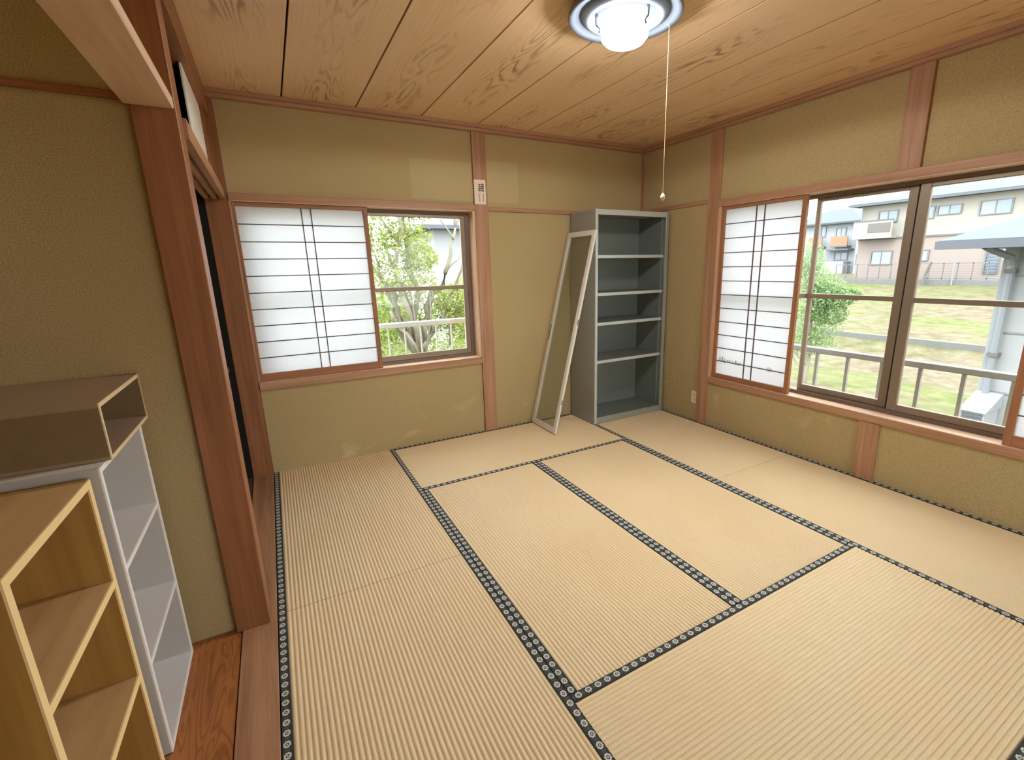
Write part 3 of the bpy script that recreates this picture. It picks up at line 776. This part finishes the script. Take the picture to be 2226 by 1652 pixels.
bx('porch_wall', (53.6, 55, 24.6, 27.3, -.5, 1.45), 'hwhite', HB)
HB2 = thing('house', 'slim grey-white annexe wall between the two distant houses', 'house', (54, 22.9, 0))
bx('wall', (53.4, 56, 22.3, 23.45, -.4, 4.6), 'hwhite', HB2); bx('roof', (53.1, 56.2, 22.1, 23.55, 4.6, 4.8), 'heave', HB2)
fwin(HB2, 53.4, 22.5, 23.2, 3.3, 4.1, 'hglass', 0); fwin(HB2, 53.4, 22.5, 23.2, 1.2, 2.1, 'hglass', 0)

# near white neighbour house
HN = thing('house', 'white neighbouring house close by at the right with metal roof and downpipe', 'house', (12, -5, -3.2))
bx('wall', (9, 16, -9.5, -1.24, -3.3, 1.62), 'hwhite', HN)
bx('corner_board', (8.96, 9.12, -1.36, -1.22, -3.3, 1.6), 'hblue', HN)
bx('siding_joint', (8.985, 9.0, -9.5, -1.36, .425, .45), 'pipe', HN); bx('siding_joint', (8.985, 9.0, -9.5, -1.36, -.43, -.405), 'pipe', HN)
bx('siding_joint', (8.985, 9.0, -9.5, -1.36, 1.20, 1.22), 'pipe', HN)
bm = bmesh.new(); hip_roof(bm, 8.4, 16.6, -10.1, -.66, 1.70, 3.4, 12.5, -6, -4.2, .1); rf = obj('roof', bm, 'hroof2', HN)
bx('gutter', (8.30, 8.42, -10.1, -.66, 1.58, 1.69), 'heave', rf)
for k in range(9):
    y0_ = -9.5+k*.95
    f = 1-abs(y0_+5.1)/5.5
    bm = bmesh.new(); prism(bm, [(8.42, y0_, 1.712), (8.42, y0_+.05, 1.712), (12.4, -5.1+(y0_+5.1)*.3+.05, 3.36), (12.4, -5.1+(y0_+5.1)*.3, 3.36)], (0, 0, .05))
    obj('roof_seam', bm, 'heave', rf)
bm = bmesh.new(); tube(bm, [(8.5, -1.15, 1.60), (8.6, -1.18, 1.56), (8.85, -1.32, 1.46), (8.92, -1.33, 1.35), (8.92, -1.33, -3.2)], .045, 8); dp = obj('downpipe', bm, 'pipe', HN)
for z in (1.25, .1, -1.2): bx('pipe_clip', (8.86, 9.0, -1.39, -1.27, z, z+.05), 'hline', dp)
vb = bx('vent_hood', (8.45, 8.94, -1.50, -1.24, -1.9, -.62), 'hwhite', HN, .01)
bm = bmesh.new(); prism(bm, [(8.94, -1.52, -.62), (8.40, -1.52, -.62), (8.94, -1.52, -.42)], (0, .30, 0)); obj('sloped_cover', bm, 'hblue', vb)
for k in range(3): bx('louvre', (8.42, 8.45, -1.48, -1.26, -.69-k*.05, -.66-k*.05), 'heave', vb)

# house glimpsed behind the tree, beyond the back window
HC = thing('house', 'white house with grey roof glimpsed behind the tree in the back window', 'house', (10, 22, -3.2))
bx('wall', (7.6, 13, 20, 26, -3.3, 3.5), 'hwhite', HC)
bm = bmesh.new(); hip_roof(bm, 6.9, 13.6, 19.3, 26.7, 3.6, 5.0, 10.2, 22, 24); obj('roof', bm, 'heave', HC)
bm = bmesh.new(); box(bm, 10.2, 11.3, 19.95, 20.02, 1.0, 2.0); wn = obj('window', bm, 'hframe', HC); bx('pane', (10.27, 11.23, 19.93, 19.95, 1.07, 1.93), 'hglass', wn)

# ---- trees
def leaf_mesh(bm, centres, n, size, rnd, flat=.35):
    for i in range(n):
        c, r = centres[rnd.randrange(len(centres))]
        while True:
            d = Vector((rnd.uniform(-1, 1), rnd.uniform(-1, 1), rnd.uniform(-1, 1)))
            if d.length < 1: break
        p = Vector(c)+Vector((d.x*r[0], d.y*r[1], d.z*r[2]))
        e = Euler((rnd.uniform(-1, 1), rnd.uniform(-1, 1), rnd.uniform(0, 6.28))).to_matrix()
        s = size*rnd.uniform(.6, 1.3)
        q = [e @ Vector(k)*s+p for k in ((-1, 0, 0), (0, -.45, flat*.2), (1, 0, 0), (0, .45, flat*.2))]
        bm.faces.new([bm.verts.new(v) for v in q])

def branch(bm, a, b, r0, r1, rnd, wob=.06, n=5):
    a, b = Vector(a), Vector(b); pts = []
    for i in range(n+1):
        t = i/n; w = wob*math.sin(PI*t)*(b-a).length
        pts.append(a.lerp(b, t)+Vector((rnd.uniform(-w, w), rnd.uniform(-w, w), rnd.uniform(-w, w))))
    tube(bm, pts, [r0+(r1-r0)*i/n for i in range(n+1)], 6)

rnd = random.Random(11)
T1 = thing('tree', 'lime green leafy tree with bare grey branches close outside the back window', 'tree', (1.95, 3.3, -3.2))
bm = bmesh.new()
K = (1.98, 3.2, .2)
branch(bm, (1.95, 3.3, -3.2), K, .13, .085, rnd, .02)
for tip, r in (((1.45, 3.0, 1.5), .03), ((1.25, 3.3, 2.3), .022), ((1.75, 2.9, 2.4), .024), ((2.05, 3.4, 2.6), .024), ((2.44, 3.0, 1.45), .036), ((1.55, 2.8, .9), .02), ((2.25, 3.1, 1.15), .03), ((1.65, 3.4, 1.9), .02), ((2.7, 3.3, 1.2), .02)):
    branch(bm, K, tip, .05, r, rnd, .08, 6)
for a, b_, r in (((2.42, 3.0, 1.40), (2.62, 3.0, 2.05), .024), ((2.62, 3.0, 2.05), (2.60, 3.0, 2.6), .016), ((2.62, 3.0, 2.05), (2.80, 3.1, 2.5), .012), ((2.44, 3.0, 1.45), (2.75, 3.05, 1.70), .014), ((2.58, 2.98, 1.88), (2.38, 2.95, 2.15), .012), ((2.5, 3.2, .3), (2.78, 3.1, 1.75), .022), ((1.5, 3.0, 1.5), (1.2, 2.9, 2.2), .014), ((1.7, 2.95, 1.9), (1.4, 2.9, 2.4), .012), ((1.9, 3.0, 1.9), (2.25, 2.95, 2.2), .010), ((2.0, 3.2, .1), (1.6, 3.0, 1.2), .018), ((2.0, 3.2, .1), (1.85, 2.9, 1.3), .018), ((2.05, 3.2, .1), (2.15, 2.9, 1.25), .016)):
    branch(bm, a, b_, r*1.3, r*.6, rnd, .05, 5)
obj('branches', bm, 'bark', T1, smooth=True)
bm = bmesh.new()
cl = [((1.30, 3.0, 2.35), (.45, .5, .35)), ((1.75, 3.0, 2.45), (.40, .5, .28)), ((1.45, 3.1, 1.75), (.38, .5, .35)), ((1.95, 3.2, 1.90), (.36, .5, .26)), ((1.25, 3.1, 1.25), (.35, .5, .4)), ((1.70, 3.2, 1.35), (.32, .5, .28)), ((2.10, 3.2, 1.62), (.26, .5, .2)), ((2.6, 3.3, 1.02), (.30, .4, .26)), ((2.75, 3.4, .65), (.3, .4, .3)), ((1.35, 3.2, .7), (.4, .4, .3)), ((1.7, 3.5, .25), (.7, .5, .4)), ((2.5, 3.5, .2), (.5, .5, .3))]
cl += [((1.55, 3.3, 2.1), (.55, .5, .5)), ((2.0, 3.3, 1.25), (.4, .5, .3)), ((2.2, 3.3, 2.35), (.25, .4, .2)), ((2.25, 3.4, .75), (.5, .4, .25)), ((2.9, 3.3, 1.0), (.3, .4, .4))]
leaf_mesh(bm, cl, 17000, .030, rnd); obj('foliage', bm, 'leaf1', T1, stuff=True)
rnd = random.Random(4)
def shrub(label, base, centres, n, size, mat):
    t = thing('shrub', label, 'shrub', base)
    bm = bmesh.new()
    for c, r in centres[:4]: branch(bm, base, c, .06, .02, rnd, .05, 4)
    obj('stem', bm, 'bark', t, smooth=True)
    bm = bmesh.new(); leaf_mesh(bm, centres, n, size, rnd); obj('foliage', bm, mat, t, stuff=True)
shrub('dense green hedge shrub behind the tree in the back window, left side', (2.3, 7.5, -3.2), [((1.5, 7.5, -.9), (1.5, .8, 1.8)), ((2.3, 7.4, -1.2), (1.0, .8, 1.5)), ((1.6, 7.6, -2.3), (1.5, .8, 1.0)), ((2.3, 7.3, .4), (.8, .6, .6))], 7000, .07, 'leaf3')
shrub('green shrub behind the railing at the right side of the back window', (4.4, 7.0, -3.2), [((4.5, 7.0, -.7), (.8, .8, 1.5)), ((4.6, 7.2, .4), (.7, .7, .6)), ((4.6, 7.0, -2.0), (.9, .8, 1.1))], 4500, .07, 'leaf1')
shrub('tall loose green shrub far left beyond the back window railing', (-2.2, 8.5, -3.2), [((-2.2, 8.5, .3), (1.3, .9, 1.5)), ((-1.6, 8.6, 1.5), (1.0, .8, .8)), ((-3.0, 8.4, 1.3), (1.0, .8, .9)), ((-2.2, 8.5, -1.8), (1.5, .9, 1.2))], 6000, .07, 'leaf3')
rnd = random.Random(8)
T2 = thing('tree', 'pale green bushy tree at the left edge of the right window view', 'tree', (16, 5.3, -3.2))
bm = bmesh.new(); branch(bm, (16, 5.5, -3.2), (16, 5.4, .9), .12, .05, rnd, .02)
for k in range(9): branch(bm, (16, 5.4, -2.4+k*.35), (16+rnd.uniform(-.5, .5), 5.2+rnd.uniform(-1.2, 1.1), -1.6+k*.38), .04, .012, rnd, .05, 4)
obj('branches', bm, 'bark', T2, smooth=True)
bm = bmesh.new()
leaf_mesh(bm, [((16, 5.75, 1.5), (.5, .5, .6)), ((16, 5.6, .8), (.7, .8, .6)), ((16, 5.1, .55), (.6, .7, .45)), ((16, 4.75, .3), (.6, .7, .3)), ((16, 4.4, .45), (.4, .5, .2)), ((16, 5.5, .1), (.8, .9, .6)), ((16, 5.3, -.6), (.8, .9, .6)), ((16, 5.5, -1.2), (.8, .9, .5)), ((16, 4.9, -.2), (.5, .6, .4))], 10000, .055, rnd)
obj('foliage', bm, 'leaf2', T2, stuff=True)
